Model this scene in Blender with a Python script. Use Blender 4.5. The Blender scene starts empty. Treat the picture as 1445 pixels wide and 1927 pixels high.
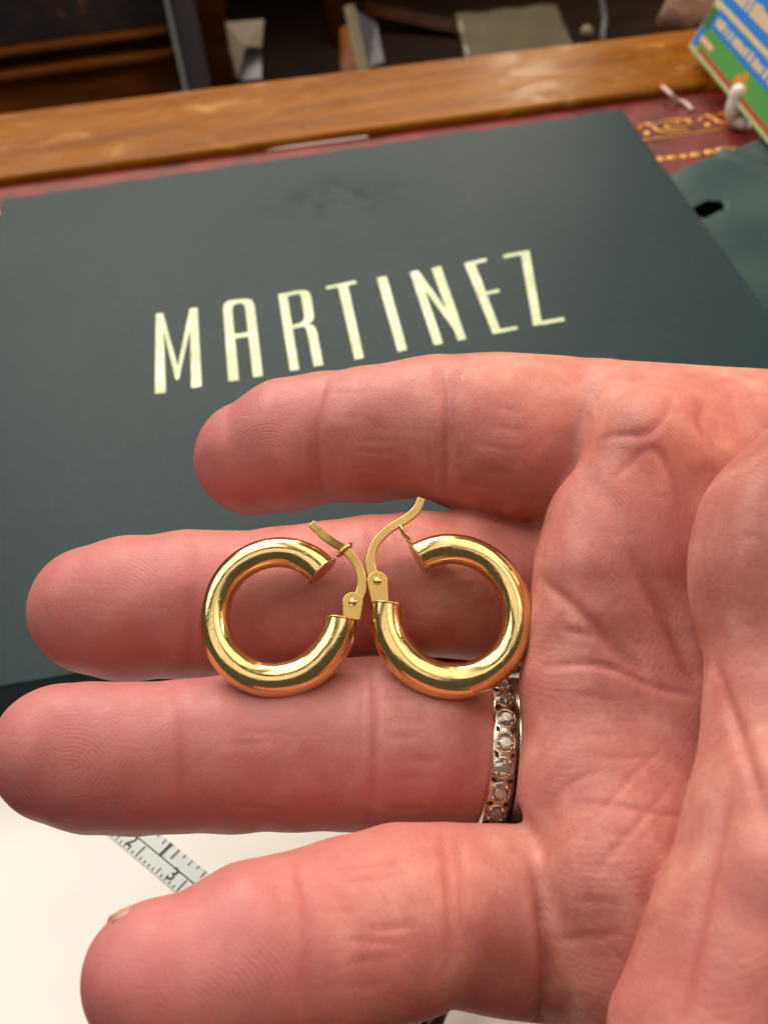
import bpy, bmesh, math, random
import numpy as np
from mathutils import Vector, Matrix

random.seed(7)
rng = np.random.default_rng(7)
MM = 0.001                       # everything below is written in millimetres
SC = bpy.context.scene
COL = SC.collection

# ------------------------------------------------------------------ camera
F = 2000.0                       # focal length in photo pixels (1445 x 1927 photo)
H = 162.5                        # camera height above the desk leather, mm
v1 = np.array([-420.0, 1963.0, -F]); v1 /= np.linalg.norm(v1)
X2 = (F * F + 1.36e6) / 133.6
v2 = np.array([X2, 692.6 + .1459 * X2, -F]); v2 -= v1 * (v1 @ v2); v2 /= np.linalg.norm(v2)
R = np.array([v2, v1, np.cross(v2, v1)])        # camera axes -> desk axes
CAMP = np.array([0.0, 0.0, H])

cam_d = bpy.data.cameras.new("camera")
cam = bpy.data.objects.new("camera", cam_d)
COL.objects.link(cam)
m4 = Matrix([[*R[i], CAMP[i] * MM] for i in range(3)] + [[0, 0, 0, 1]])
cam.matrix_world = m4
cam_d.sensor_fit = 'VERTICAL'
cam_d.sensor_height = 24.0
cam_d.lens = F / 1927.0 * 24.0
cam_d.clip_start = 0.005
cam_d.clip_end = 50.0
cam_d.dof.use_dof = True
cam_d.dof.focus_distance = 0.130
cam_d.dof.aperture_fstop = cam_d.lens / 1.12     # sets a 1.12 mm pupil
SC.camera = cam

def camdir(v):
    return R @ np.asarray(v, float)

def P(px, py, d):                 # point seen at a photo pixel, d mm in front of the lens (desk axes)
    return CAMP + R @ np.array([(px - 722.5) / F * d, -(py - 963.5) / F * d, -d])

def CP(px, py, d):                # the same in camera axes
    return np.array([(px - 722.5) / F * d, -(py - 963.5) / F * d, -d])

def T(px, py, z=0.0):             # point on the horizontal plane z
    r = R @ np.array([(px - 722.5) / F, -(py - 963.5) / F, -1.0])
    return CAMP + r * ((z - H) / r[2])

# ------------------------------------------------------------------ light
w = bpy.data.worlds.new("World"); SC.world = w; w.use_nodes = True
bg = w.node_tree.nodes["Background"]
bg.inputs[0].default_value = (1.0, 0.88, 0.76, 1)
bg.inputs[1].default_value = 0.075

def area(name, loc, target, size, sizey, power, color):
    l = bpy.data.lights.new(name, 'AREA'); l.shape = 'RECTANGLE'
    l.size = size; l.size_y = sizey; l.energy = power; l.color = color
    o = bpy.data.objects.new(name, l); COL.objects.link(o)
    o.location = loc
    d = Vector(target) - Vector(loc)
    o.rotation_euler = d.to_track_quat('-Z', 'Y').to_euler()
    return o

HC = (0.0, 0.10, 0.07)            # about where the hand is
area("window_light", (-0.10, 1.30, 0.92), HC, 1.0, 0.62, 14.0, (1.0, 0.91, 0.73))
area("split_ceiling_light", (-0.75, 0.75, 1.25), (-0.75, 0.75, 0.0), 1.5, 1.2, 14.0, (1.0, 0.96, 0.90))  # ceiling light, broken into panels to put structure in the gold's reflections
area("added_side_light", (0.60, 0.35, 1.25), (0.60, 0.35, 0.0), 0.9, 1.5, 6.0, (1.0, 0.90, 0.78))  # added panel, split off the ceiling light to vary the gold's reflections
area("added_rear_fill", (-0.60, -0.45, 1.25), (-0.60, -0.45, 0.0), 1.3, 0.6, 2.2, (1.0, 0.92, 0.82))  # added unseen fill behind the camera, split off the ceiling light
area("desk_lamp", (0.75, 0.05, 0.55), HC, 0.22, 0.22, 3.2, (1.0, 0.76, 0.54))
area("wall_lamp", (0.325, 1.25, 0.36), (0.1, 0.385, 0.0), 0.05, 0.05, 0.45, (1.0, 0.82, 0.55))

vs = SC.view_settings
vs.view_transform = 'Standard'; vs.look = 'None'; vs.gamma = 1.0; vs.exposure = 0.34
SC.render.film_transparent = False
SC.cycles.max_bounces = 8

# ------------------------------------------------------------------ materials
def srgb(r, g, b):
    f = lambda c: (c / 255 / 12.92) if c / 255 <= .04045 else ((c / 255 + .055) / 1.055) ** 2.4
    return (f(r), f(g), f(b), 1)

class Mat:
    def __init__(s, name, base, rough=.5, metal=0.0, **kw):
        s.m = bpy.data.materials.new(name); s.m.use_nodes = True
        s.t = s.m.node_tree; s.n = s.t.nodes; s.l = s.t.links
        s.p = s.n["Principled BSDF"]
        s.p.inputs["Base Color"].default_value = base
        s.p.inputs["Roughness"].default_value = rough
        s.p.inputs["Metallic"].default_value = metal
        for k, v in kw.items():
            s.p.inputs[k.replace("_", " ")].default_value = v
    def node(s, typ, **kw):
        n = s.n.new(typ)
        for k, v in kw.items():
            if k in n.inputs: n.inputs[k].default_value = v
            else: setattr(n, k, v)
        return n
    def coord(s, scale=(1, 1, 1), rot=(0, 0, 0), what="Object"):
        c = s.n.new("ShaderNodeTexCoord"); mp = s.n.new("ShaderNodeMapping")
        mp.inputs["Scale"].default_value = scale; mp.inputs["Rotation"].default_value = rot
        s.l.new(c.outputs[what], mp.inputs["Vector"]); return mp.outputs["Vector"]
    def noise(s, vec, scale, detail=4, rough=.55, dist=0.0):
        n = s.node("ShaderNodeTexNoise"); n.inputs["Scale"].default_value = scale
        n.inputs["Detail"].default_value = detail; n.inputs["Roughness"].default_value = rough
        n.inputs["Distortion"].default_value = dist
        s.l.new(vec, n.inputs["Vector"]); return n.outputs["Fac"]
    def ramp(s, fac, stops):
        r = s.n.new("ShaderNodeValToRGB"); e = r.color_ramp.elements
        while len(e) < len(stops): e.new(.5)
        for i, (p, c) in enumerate(stops):
            e[i].position = p; e[i].color = c if len(c) == 4 else (*c, 1)
        s.l.new(fac, r.inputs[0]); return r.outputs[0]
    def math(s, op, a, b=None):
        n = s.n.new("ShaderNodeMath"); n.operation = op
        for i, v in enumerate((a, b)):
            if v is None: continue
            if isinstance(v, (int, float)): n.inputs[i].default_value = v
            else: s.l.new(v, n.inputs[i])
        return n.outputs[0]
    def mix(s, fac, a, b, mode='MIX'):
        n = s.n.new("ShaderNodeMix"); n.data_type = 'RGBA'; n.blend_type = mode
        for sock, v in ((n.inputs[0], fac), (n.inputs[6], a), (n.inputs[7], b)):
            if isinstance(v, (int, float, tuple)): sock.default_value = v
            else: s.l.new(v, sock)
        return n.outputs[2]
    def base(s, c): s.l.new(c, s.p.inputs["Base Color"])
    def rough(s, c): s.l.new(c, s.p.inputs["Roughness"])
    def bump(s, h, dist, strength=1.0, prev=None):
        b = s.n.new("ShaderNodeBump"); b.inputs["Distance"].default_value = dist
        b.inputs["Strength"].default_value = strength
        s.l.new(h, b.inputs["Height"])
        if prev is not None: s.l.new(prev, b.inputs["Normal"])
        s.l.new(b.outputs[0], s.p.inputs["Normal"]); return b.outputs[0]

def g(v): return (v, v, v, 1)

MT = {}
# gold
a = Mat("polished_gold", srgb(236, 205, 140), .13, 1.0)
v = a.coord((1, 1, 1)); nz = a.noise(v, 900, 3); sv = a.coord((300, 3500, 3500), (.4, .7, .9)); scr = a.noise(sv, 1.0, 3, .6, .2)
a.rough(a.ramp(nz, [(.3, g(.11)), (.75, g(.2))]))
nz2 = a.noise(v, 230, 2); nb0 = a.bump(nz2, .00005); a.bump(a.ramp(scr, [(.3, g(0)), (.42, g(1))]), .000004, 1.0, nb0)
MT['gold'] = a.m
a = Mat("satin_gold", srgb(222, 184, 112), .27, 1.0)
v = a.coord(); a.bump(a.noise(v, 1500, 3), .000012); MT['satin_gold'] = a.m
a = Mat("pale_gold", srgb(205, 170, 120), .22, 1.0)
v = a.coord(); a.bump(a.noise(v, 1800, 3), .000015); MT['pale_gold'] = a.m
a = Mat("ring_metal", srgb(224, 204, 176), .22, 1.0)
v = a.coord(); nz = a.noise(v, 1100, 4)
a.rough(a.ramp(nz, [(.3, g(.12)), (.7, g(.4))])); a.bump(nz, .00004); MT['ring'] = a.m
a = Mat("plain_ring_metal", srgb(205, 196, 184), .2, 1.0)
v = a.coord(); nz = a.noise(v, 900, 4); a.rough(a.ramp(nz, [(.3, g(.12)), (.7, g(.36))])); MT['plain_ring'] = a.m
a = Mat("painted_hollow_shade", (.012, .009, .007, 1), .6); MT['hollow_shade'] = a.m  # near-black colour standing in for shade in the ring's hollows
a = Mat("diamond", (.9, .9, .92, 1), .0, 0.0, IOR=2.3, Transmission_Weight=.9); MT['diamond'] = a.m

# box
a = Mat("green_box_paper", srgb(38, 62, 62), .42, 0.0, Specular_IOR_Level=.12)
v = a.coord(); n1 = a.noise(v, 14, 5); n2 = a.noise(v, 1600, 3)
bc_ = a.ramp(n1, [(.3, srgb(22, 40, 47)), (.7, srgb(28, 46, 52))])
fib = a.noise(a.coord((700, 260, 260)), 1.0, 4, .7)
bc_ = a.mix(a.ramp(fib, [(.5, g(0)), (.8, g(.22))]), bc_, srgb(52, 72, 74))
a.base(bc_)
mk = a.node("ShaderNodeVectorMath", operation='DISTANCE'); a.l.new(a.coord((1.0, 1.7, 1.0)), mk.inputs[0]); mk.inputs[1].default_value = (0.0045, .1085, .0148)
sm_ = a.math('MULTIPLY', a.ramp(mk.outputs["Value"], [(.008, g(1)), (.026, g(0))]), a.ramp(a.noise(v, 130, 5, .7, .8), [(.42, g(0)), (.6, g(1))]))
a.rough(a.math('ADD', a.ramp(a.noise(v, 22, 4), [(.35, g(.43)), (.6, g(.45)), (.75, g(.48))]), a.math('MULTIPLY', sm_, .13)))
a.bump(n2, .00004, .7); MT['box'] = a.m
a = Mat("pale_foil", srgb(190, 200, 156), .4, .25)
v = a.coord(); n1 = a.noise(v, 900, 4); a.bump(n1, .00005)
a.base(a.ramp(a.noise(v, 260, 4), [(.3, srgb(154, 164, 130)), (.6, srgb(176, 186, 156)), (.75, srgb(188, 190, 160))]))
a.rough(a.ramp(a.noise(v, 140, 3), [(.3, g(.34)), (.7, g(.52))])); MT['foil'] = a.m
a = Mat("green_bag_paper", srgb(42, 72, 70), .45, 0.0, Specular_IOR_Level=.22)
v = a.coord(); n1 = a.noise(v, 30, 5)
a.base(a.ramp(n1, [(.3, srgb(26, 50, 52)), (.7, srgb(36, 62, 61))])); a.bump(a.noise(v, 60, 3), .0006); MT['bag'] = a.m
a = Mat("painted_inside_shade", (.004, .005, .005, 1), .9); MT['black'] = a.m  # near-black colour standing in for the shade inside the bag

# leather and wood
a = Mat("red_leather", srgb(120, 28, 30), .42, 0.0, Specular_IOR_Level=.25)
v = a.coord(); n1 = a.noise(v, 60, 6, .65); n2 = a.noise(v, 900, 4)
a.base(a.ramp(n1, [(.32, srgb(44, 20, 20)), (.47, srgb(98, 22, 25)), (.68, srgb(128, 38, 38))]))
a.bump(n2, .0003); MT['leather'] = a.m
a = Mat("gold_tooling", srgb(225, 165, 80), .35, .8); v = a.coord()
a.bump(a.noise(v, 800, 3), .0002); MT['tooling'] = a.m
a = Mat("honey_wood", srgb(150, 90, 35), .3, 0.0, Specular_IOR_Level=.09)
v = a.coord((1.0, 14, 14)); n1 = a.noise(v, 16, 7, .62, .12)
wc = a.ramp(n1, [(.3, srgb(102, 52, 2)), (.47, srgb(124, 70, 3)), (.6, srgb(136, 80, 6)), (.75, srgb(146, 90, 14))])
v2_ = a.coord((1, 2.0, 2.0)); sc = a.noise(v2_, 42, 6, .65, 1.6)
wear = a.ramp(sc, [(.58, g(0)), (.68, g(.55))])
fg = a.noise(a.coord((6, 160, 160)), 5.0, 5, .7, .3); wc = a.mix(a.ramp(fg, [(.5, g(0)), (.72, g(.25))]), wc, srgb(84, 40, 8))
wc = a.mix(wear, wc, srgb(182, 136, 72))
a.base(wc); a.rough(a.ramp(sc, [(.4, g(.22)), (.7, g(.5))])); a.bump(n1, .0002); MT['wood'] = a.m
def darkwood(name, c1, c2, rough=.4):
    a = Mat(name, c1, rough, 0.0, Specular_IOR_Level=.06); v = a.coord((1, 6, 6)); n1 = a.noise(v, 14, 6, .6, .5)
    a.base(a.ramp(n1, [(.3, c1), (.7, c2)])); a.bump(n1, .0004); return a.m
MT['dwood'] = darkwood("dark_walnut", srgb(34, 18, 8), srgb(66, 34, 12))
MT['mwood'] = darkwood("brown_walnut", srgb(74, 38, 12), srgb(122, 70, 24))
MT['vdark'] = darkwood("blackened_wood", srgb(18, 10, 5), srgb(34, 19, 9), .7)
a = Mat("tooled_dark_leather", srgb(36, 30, 34), .5)
v = a.coord(); n1 = a.noise(v, 55, 5, .7, 1.2)
a.base(a.ramp(n1, [(.48, srgb(34, 30, 36)), (.62, srgb(60, 44, 30)), (.72, srgb(150, 96, 40))])); MT['dleather'] = a.m
a = Mat("grey_metal_post", srgb(78, 74, 82), .4, .3); MT['post'] = a.m

# papers and small things
a = Mat("white_paper", srgb(236, 233, 229), .6)
v = a.coord(); a.bump(a.noise(v, 14, 3), .0016); MT['paper'] = a.m
a = Mat("cream_card", srgb(112, 100, 82), .6); MT['card'] = a.m
a = Mat("tape_steel", srgb(176, 180, 178), .42, .25)
v = a.coord(); a.bump(a.noise(v, 700, 3), .00006); MT['tape'] = a.m
a = Mat("scale_ink", srgb(42, 42, 44), .6); MT['ink'] = a.m
a = Mat("grey_ink", srgb(92, 92, 94), .6); MT['ink2'] = a.m
a = Mat("white_plastic", srgb(226, 222, 214), .3); MT['wplastic'] = a.m
a = Mat("white_thread", srgb(214, 190, 182), .8); MT['thread'] = a.m
a = Mat("clear_plastic_bag", srgb(110, 102, 84), .1, 0.0, Alpha=.45)
v = a.coord(); a.bump(a.noise(v, 55, 3, .5, .6), .0012); MT['plastic'] = a.m
a = Mat("black_pen", srgb(20, 20, 22), .25); MT['pen'] = a.m
a = Mat("chrome", srgb(200, 205, 210), .12, 1.0); MT['chrome'] = a.m
a = Mat("pink_cloth", srgb(120, 84, 66), .8); v = a.coord(); a.bump(a.noise(v, 90, 4), .003); MT['cloth'] = a.m
for nm, c in (("print_blue", (38, 118, 200)), ("print_cream", (214, 186, 140)), ("print_green", (78, 146, 72)), ("print_pale_green", (166, 184, 130)),
              ("print_red", (168, 70, 48)), ("print_yellow", (226, 186, 80)), ("print_olive", (130, 138, 76)), ("print_orange", (206, 122, 44)), ("print_dark_green", (54, 104, 74)), ("print_pinkish", (226, 170, 140))):
    a = Mat(nm, srgb(*c), .4); MT[nm] = a.m

# skin
a = Mat("skin", srgb(205, 128, 104), .47)
p = a.p
p.inputs["Subsurface Weight"].default_value = .45
p.inputs["Subsurface Radius"].default_value = (1.0, .36, .22)
p.inputs["Subsurface Scale"].default_value = .0015
p.inputs["Specular IOR Level"].default_value = .37
v = a.coord()
n1 = a.noise(v, 95, 6, .68, .5); n2 = a.noise(v, 320, 4, .6)
colA = a.ramp(n1, [(.3, srgb(186, 108, 98)), (.5, srgb(201, 130, 117)), (.72, srgb(218, 157, 141))])
at = a.node("ShaderNodeAttribute"); at.attribute_name = "flush"
colB = a.mix(at.outputs["Fac"], colA, srgb(178, 98, 100))
pk = a.node("ShaderNodeAttribute"); pk.attribute_name = "pink"
colB = a.mix(a.math('MULTIPLY', pk.outputs["Fac"], .6), colB, srgb(190, 112, 116))
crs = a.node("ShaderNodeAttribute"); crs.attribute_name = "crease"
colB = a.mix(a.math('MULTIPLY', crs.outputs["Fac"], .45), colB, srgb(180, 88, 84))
mott = a.ramp(n2, [(.4, g(0)), (.72, g(.45))])
colC = a.mix(mott, colB, srgb(176, 98, 88))
a.base(colC)
rp = a.node("ShaderNodeAttribute"); rp.attribute_name = "ridge"
ph = a.math('ADD', rp.outputs["Fac"], a.math('MULTIPLY', a.noise(v, 170, 2), 9.0))
ridge = a.math('SINE', ph)
rm = a.ramp(a.noise(v, 120, 3), [(.44, g(0)), (.62, g(1))])
ra = a.node("ShaderNodeAttribute"); ra.attribute_name = "ridgeamp"
rm = a.math('MULTIPLY', rm, ra.outputs["Fac"])
ridge = a.math('MULTIPLY', ridge, rm)
nb = a.bump(ridge, .0000105)
lv = a.coord((60, 900, 300)); wr = a.noise(lv, 1.0, 3, .55, .4)
nb = a.bump(a.ramp(wr, [(.34, g(0)), (.46, g(1))]), .000010, 1.0, nb)
cv = a.coord((800, 130, 300)); wr2 = a.noise(cv, 1.0, 3, .55, .4)
nb = a.bump(a.ramp(wr2, [(.3, g(0)), (.42, g(1))]), .000006, 1.0, nb)
vo = a.node("ShaderNodeTexVoronoi", feature='DISTANCE_TO_EDGE'); vo.inputs["Scale"].default_value = 1150
wv_ = a.node("ShaderNodeVectorMath", operation='ADD'); a.l.new(a.coord((1.0, .62, 1.0)), wv_.inputs[0])
nv_ = a.node("ShaderNodeTexNoise"); nv_.inputs["Scale"].default_value = 500; a.l.new(v, nv_.inputs["Vector"])
sv_ = a.node("ShaderNodeVectorMath", operation='SCALE'); sv_.inputs["Scale"].default_value = .0012; a.l.new(nv_.outputs["Color"], sv_.inputs[0]); a.l.new(sv_.outputs[0], wv_.inputs[1])
a.l.new(wv_.outputs[0], vo.inputs["Vector"])
nb = a.bump(a.ramp(vo.outputs["Distance"], [(0.0, g(0)), (.16, g(1))]), .000015, 1.0, nb)
nb = a.bump(a.noise(v, 2600, 3), .000010, 1.0, nb)
a.rough(a.ramp(a.noise(v, 500, 4), [(.3, g(.42)), (.7, g(.58))]))
MT['skin'] = a.m
a = Mat("fingernail", srgb(206, 150, 130), .28, 0.0); MT['nail'] = a.m

# ------------------------------------------------------------------ object helpers
def link(name, me, mat=None, parent=None, smooth=False):
    o = bpy.data.objects.new(name, me); COL.objects.link(o)
    if mat: me.materials.append(MT[mat])
    if parent is not None: o.parent = parent
    if smooth:
        me.polygons.foreach_set("use_smooth", [True] * len(me.polygons))
    return o

def tag(o, label=None, cat=None, group=None, kind=None):
    if label: o["label"] = label
    if cat: o["category"] = cat
    if group: o["group"] = group
    if kind: o["kind"] = kind
    return o

def empty(name, loc_mm):
    o = bpy.data.objects.new(name, None); COL.objects.link(o)
    o.location = Vector(loc_mm) * MM; o.empty_display_size = .01
    return o

def mesh(name, verts, faces, mat, parent=None, smooth=False, origin=None, fixn=True):
    """verts in mm, desk axes; origin is where the object's (or its parent's) origin is."""
    org = np.zeros(3) if origin is None else np.asarray(origin, float)
    V = (np.asarray(verts, float) - org) * MM
    me = bpy.data.meshes.new(name); me.from_pydata([tuple(q) for q in V], [], faces); me.update()
    if fixn:
        bm = bmesh.new(); bm.from_mesh(me); bmesh.ops.recalc_face_normals(bm, faces=bm.faces); bm.to_mesh(me); bm.free()
    o = link(name, me, mat, parent, smooth)
    if parent is None: o.location = Vector(org) * MM
    return o

def prism(poly, z0, z1):
    n = len(poly)
    V = [(q[0], q[1], z0) for q in poly] + [(q[0], q[1], z1) for q in poly]
    Fc = [tuple(range(n - 1, -1, -1)), tuple(range(n, 2 * n))] + [(i, (i + 1) % n, n + (i + 1) % n, n + i) for i in range(n)]
    return V, Fc

def bevel(o, wmm, seg=2):
    b = o.modifiers.new("bevel", 'BEVEL'); b.width = wmm * MM; b.segments = seg; b.limit_method = 'ANGLE'
    return o

def join(parts):
    V, Fc = [], []
    for v, f in parts:
        k = len(V); V += [tuple(q) for q in v]; Fc += [tuple(i + k for i in q) for q in f]
    return V, Fc

def boxvf(c, ax, ay, az, sx, sy, sz):
    c, ax, ay, az = [np.asarray(q, float) for q in (c, ax, ay, az)]
    V = [c + ax * sx * i + ay * sy * j + az * sz * k for k in (-.5, .5) for j in (-.5, .5) for i in (-.5, .5)]
    return V, [(0, 2, 3, 1), (4, 5, 7, 6), (0, 1, 5, 4), (2, 6, 7, 3), (0, 4, 6, 2), (1, 3, 7, 5)]

def tube(path, rad, seg=12, cap=True, closed=False, up=None, squash=1.0):
    path = [np.asarray(q, float) for q in path]; n = len(path)
    rad = [rad] * n if np.isscalar(rad) else rad
    V, Fc = [], []
    N = None
    for i, c in enumerate(path):
        if closed: t = path[(i + 1) % n] - path[i - 1]
        else: t = path[min(i + 1, n - 1)] - path[max(i - 1, 0)]
        t = t / np.linalg.norm(t)
        if N is None:
            ref = np.array([0, 0, 1.]) if up is None else np.asarray(up, float)
            if abs(ref @ t) > .95: ref = np.array([1., 0, 0])
            N = ref - t * (ref @ t)
        else: N = N - t * (N @ t)
        N = N / np.linalg.norm(N); B = np.cross(t, N)
        for k in range(seg):
            a_ = 2 * math.pi * k / seg
            V.append(c + rad[i] * (N * math.cos(a_) * squash + B * math.sin(a_)))
    m = n if closed else n - 1
    for i in range(m):
        for k in range(seg):
            a_, b_ = i * seg + k, i * seg + (k + 1) % seg
            c_, d_ = ((i + 1) % n) * seg + (k + 1) % seg, ((i + 1) % n) * seg + k
            Fc.append((a_, b_, c_, d_))
    if cap and not closed:
        Fc.append(tuple(range(seg - 1, -1, -1))); Fc.append(tuple(range((n - 1) * seg, n * seg)))
    return V, Fc

def ball(c, r, u=12, v=8, ax=(1, 1, 1)):
    V, Fc = [], []
    for j in range(v + 1):
        th = math.pi * j / v
        for i in range(u):
            ph = 2 * math.pi * i / u
            V.append(np.asarray(c) + r * np.array([math.sin(th) * math.cos(ph) * ax[0], math.sin(th) * math.sin(ph) * ax[1], math.cos(th) * ax[2]]))
    for j in range(v):
        for i in range(u):
            Fc.append((j * u + i, j * u + (i + 1) % u, (j + 1) * u + (i + 1) % u, (j + 1) * u + i))
    return V, Fc

def spline(pts, n):
    pts = np.asarray(pts, float); m = len(pts) - 1; out = []
    for k in range(n):
        u = k / (n - 1) * m; i = min(int(u), m - 1); t = u - i
        p0, p1, p2, p3 = pts[max(i - 1, 0)], pts[i], pts[i + 1], pts[min(i + 2, m)]
        out.append(.5 * ((2 * p1) + (-p0 + p2) * t + (2 * p0 - 5 * p1 + 4 * p2 - p3) * t * t + (-p0 + 3 * p1 - 3 * p2 + p3) * t ** 3))
    return np.array(out)

# ================================================================== SETTING: desk
ZR = 3.0
leather_poly = [(-420, -160), (520, -160), (520, 338), (-420, 352)]
V, Fc = prism(leather_poly, -4, 0)
leather = mesh("desk_top", V, Fc, 'leather'); tag(leather, kind="structure")
# gold tooling on the leather: scroll border and a bead line, in real shallow relief
parts = []
b0, b1 = T(1190, 254), T(1400, 226)
bd = (b1 - b0); bl = np.linalg.norm(bd[:2]); bd /= np.linalg.norm(bd); bn = np.array([-bd[1], bd[0], 0])
rail_dir = np.array([440., -6.5, 0]); rail_dir /= np.linalg.norm(rail_dir); rail_n = np.array([-rail_dir[1], rail_dir[0], 0])
s0 = T(1270, 236)
def sc_pt(u, v_): return s0 + rail_dir * u + rail_n * v_ + np.array([0, 0, .12])
for k in range(-22, 12):
    cx = k * 20.0
    sp = [sc_pt(cx + (1.2 + .62 * t) * math.cos(t), (.9 + .36 * t) * math.sin(t)) for t in np.linspace(0, 11.5, 60)]
    parts.append(tube(sp, .42, 5))
    parts.append(tube([sc_pt(cx + 8 + q, 3.2 * math.sin(q * .55)) for q in np.linspace(0, 5, 14)], .5, 5))
    parts.append(ball(sc_pt(cx + 10, -2.8), 1.3, 8, 5, (1, 1, .2)))
    parts.append(ball(sc_pt(cx + 10, 2.8), .9, 8, 5, (1, 1, .2)))
parts.append(tube([sc_pt(u, -7.2) for u in np.linspace(-440, 240, 40)], .35, 5))
V, Fc = join(parts); o = mesh("tooled_scroll_border", V, Fc, 'tooling', leather, True); o["kind"] = "stuff"
parts = []
for k in range(-60, 40):
    parts.append(ball(sc_pt(k * 4.1 + random.uniform(-.5, .5), -20.5 + random.uniform(-.3, .3)), 1.9 + random.uniform(-.5, .5), 8, 5, (1.25, .8, .12)))
V, Fc = join(parts); o = mesh("tooled_bead_line", V, Fc, 'tooling', leather, True); o["kind"] = "stuff"

# wooden rail
A0, A1 = T(0, 334, ZR), T(1300, 160, ZR); B0, B1 = T(0, 212, ZR), T(1290, 55, ZR)
def ext(a_, b_, t): return a_ + (b_ - a_) * t
poly = [ext(A0, A1, -1.2), ext(A0, A1, 2.0), ext(B0, B1, 2.0), ext(B0, B1, -1.2)]
V, Fc = prism(poly, -24, ZR)
rail = mesh("desk_rail", V, Fc, 'wood', None); bevel(rail, 1.6, 3); tag(rail, kind="structure")

# ================================================================== behind the rail: cabinet
YC = 560.0
cab = empty("cabinet", (-60, YC + 20, -190))
tag(cab, "dark wooden cabinet with mouldings and a grey post behind the desk rail", "cabinet")
co = np.array([-60, YC + 20, -190.])
def onY(px, py, y):
    r = R @ np.array([(px - 722.5) / F, -(py - 963.5) / F, -1.0]); return CAMP + r * (y / r[1])
def slab(name, x0, x1, y0, y1, z0, z1, mat, bev=1.0, parent=cab, org=co):
    V, Fc = boxvf(((x0 + x1) / 2, (y0 + y1) / 2, (z0 + z1) / 2), (1, 0, 0), (0, 1, 0), (0, 0, 1), x1 - x0, y1 - y0, z1 - z0)
    o = mesh(name, V, Fc, mat, parent, False, org)
    if bev: bevel(o, bev)
    return o
zt = onY(150, 60, YC)[2]; zm1 = onY(150, 70, YC)[2]; zm2 = onY(150, 118, YC)[2]; zb = onY(150, 200, YC)[2]
xp0, xp1 = onY(338, 80, YC)[0], onY(408, 80, YC)[0]
slab("tooled_panel", -420, xp0 - 4, YC, YC + 14, zm1, zm1 + 75, 'dleather', .5)
slab("moulding", -420, xp0 - 4, YC - 5, YC + 14, zm1 - 3.2, zm1, 'mwood', 1.2)
slab("upper_drawer_front", -420, xp0 - 4, YC, YC + 14, zm2 + 2.5, zm1 - 3.2, 'dwood', .8)
slab("moulding", -420, xp0 - 4, YC - 6, YC + 14, zm2 - 2, zm2 + 2, 'mwood', 1.2)
slab("lower_drawer_front", -420, xp0 - 4, YC + 1, YC + 14, zm2 - 110, zm2 - 4, 'mwood', .8)
slab("post", xp0, xp1 - 6, YC - 16, YC + 14, -190, 60, 'post', 4)
slab("side_panel", xp1 - 6, xp1 + 6, YC - 12, YC + 150, -190, 60, 'dwood', 1)
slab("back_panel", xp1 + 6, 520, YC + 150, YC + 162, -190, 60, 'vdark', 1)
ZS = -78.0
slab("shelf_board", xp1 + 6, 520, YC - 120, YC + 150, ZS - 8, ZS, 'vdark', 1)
slab("divider", onY(620, 60, YC + 60)[0], onY(650, 60, YC + 60)[0], YC + 60, YC + 150, ZS + .2, 40, 'dwood', 1)
d0 = P(690, 20, 620); d1 = P(900, 62, 600)
V, Fc = tube([d0, d1], 5.0, 4); mesh("slanted_batten", V, Fc, 'dwood', cab, False, co)

# loose things behind the rail
def flatpoly(name, pts, thick, mat, parent=None, org=None, smooth=False):
    pts = [np.asarray(q, float) for q in pts]
    n = np.cross(pts[1] - pts[0], pts[2] - pts[0]); n /= np.linalg.norm(n)
    k = len(pts); V = [q + n * thick / 2 for q in pts] + [q - n * thick / 2 for q in pts]
    Fc = [tuple(range(k)), tuple(range(2 * k - 1, k - 1, -1))] + [(i, i + k, (i + 1) % k + k, (i + 1) % k) for i in range(k)]
    o = np.mean(pts, 0) if org is None else org
    return mesh(name, V, Fc, mat, parent, smooth, o)
o = flatpoly("folded_card", [P(420, 44, 560), P(497, 38, 566), P(492, 90, 560), P(462, 88, 556), P(448, 150, 552), P(440, 150, 556)], 1.2, 'card')
tag(o, "pale folded card standing right of the grey post behind the rail", "card")
o = flatpoly("grey_block", [P(458, 88, 575), P(492, 90, 575), P(494, 168, 560), P(452, 172, 560)], 14, 'post')
tag(o, "small grey block beneath the pale folded card behind the rail", "block")
o = flatpoly("leaning_card", [P(650, 12, 540), P(664, 10, 548), P(692, 132, 528), P(678, 134, 522)], 2.0, 'card')
tag(o, "narrow cream card edge leaning upright behind the middle of the rail", "card")
o = flatpoly("grey_card", [P(668, 22, 560), P(706, 44, 566), P(722, 118, 545), P(694, 128, 540)], 1.5, 'post')
tag(o, "grey card leaning behind the narrow cream card edge", "card")
o = flatpoly("brown_board", [P(640, 60, 565), P(656, 50, 570), P(676, 150, 540), P(640, 158, 540)], 4, 'mwood')
tag(o, "brown board leaning left of the narrow cream card edge", "board")
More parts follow.
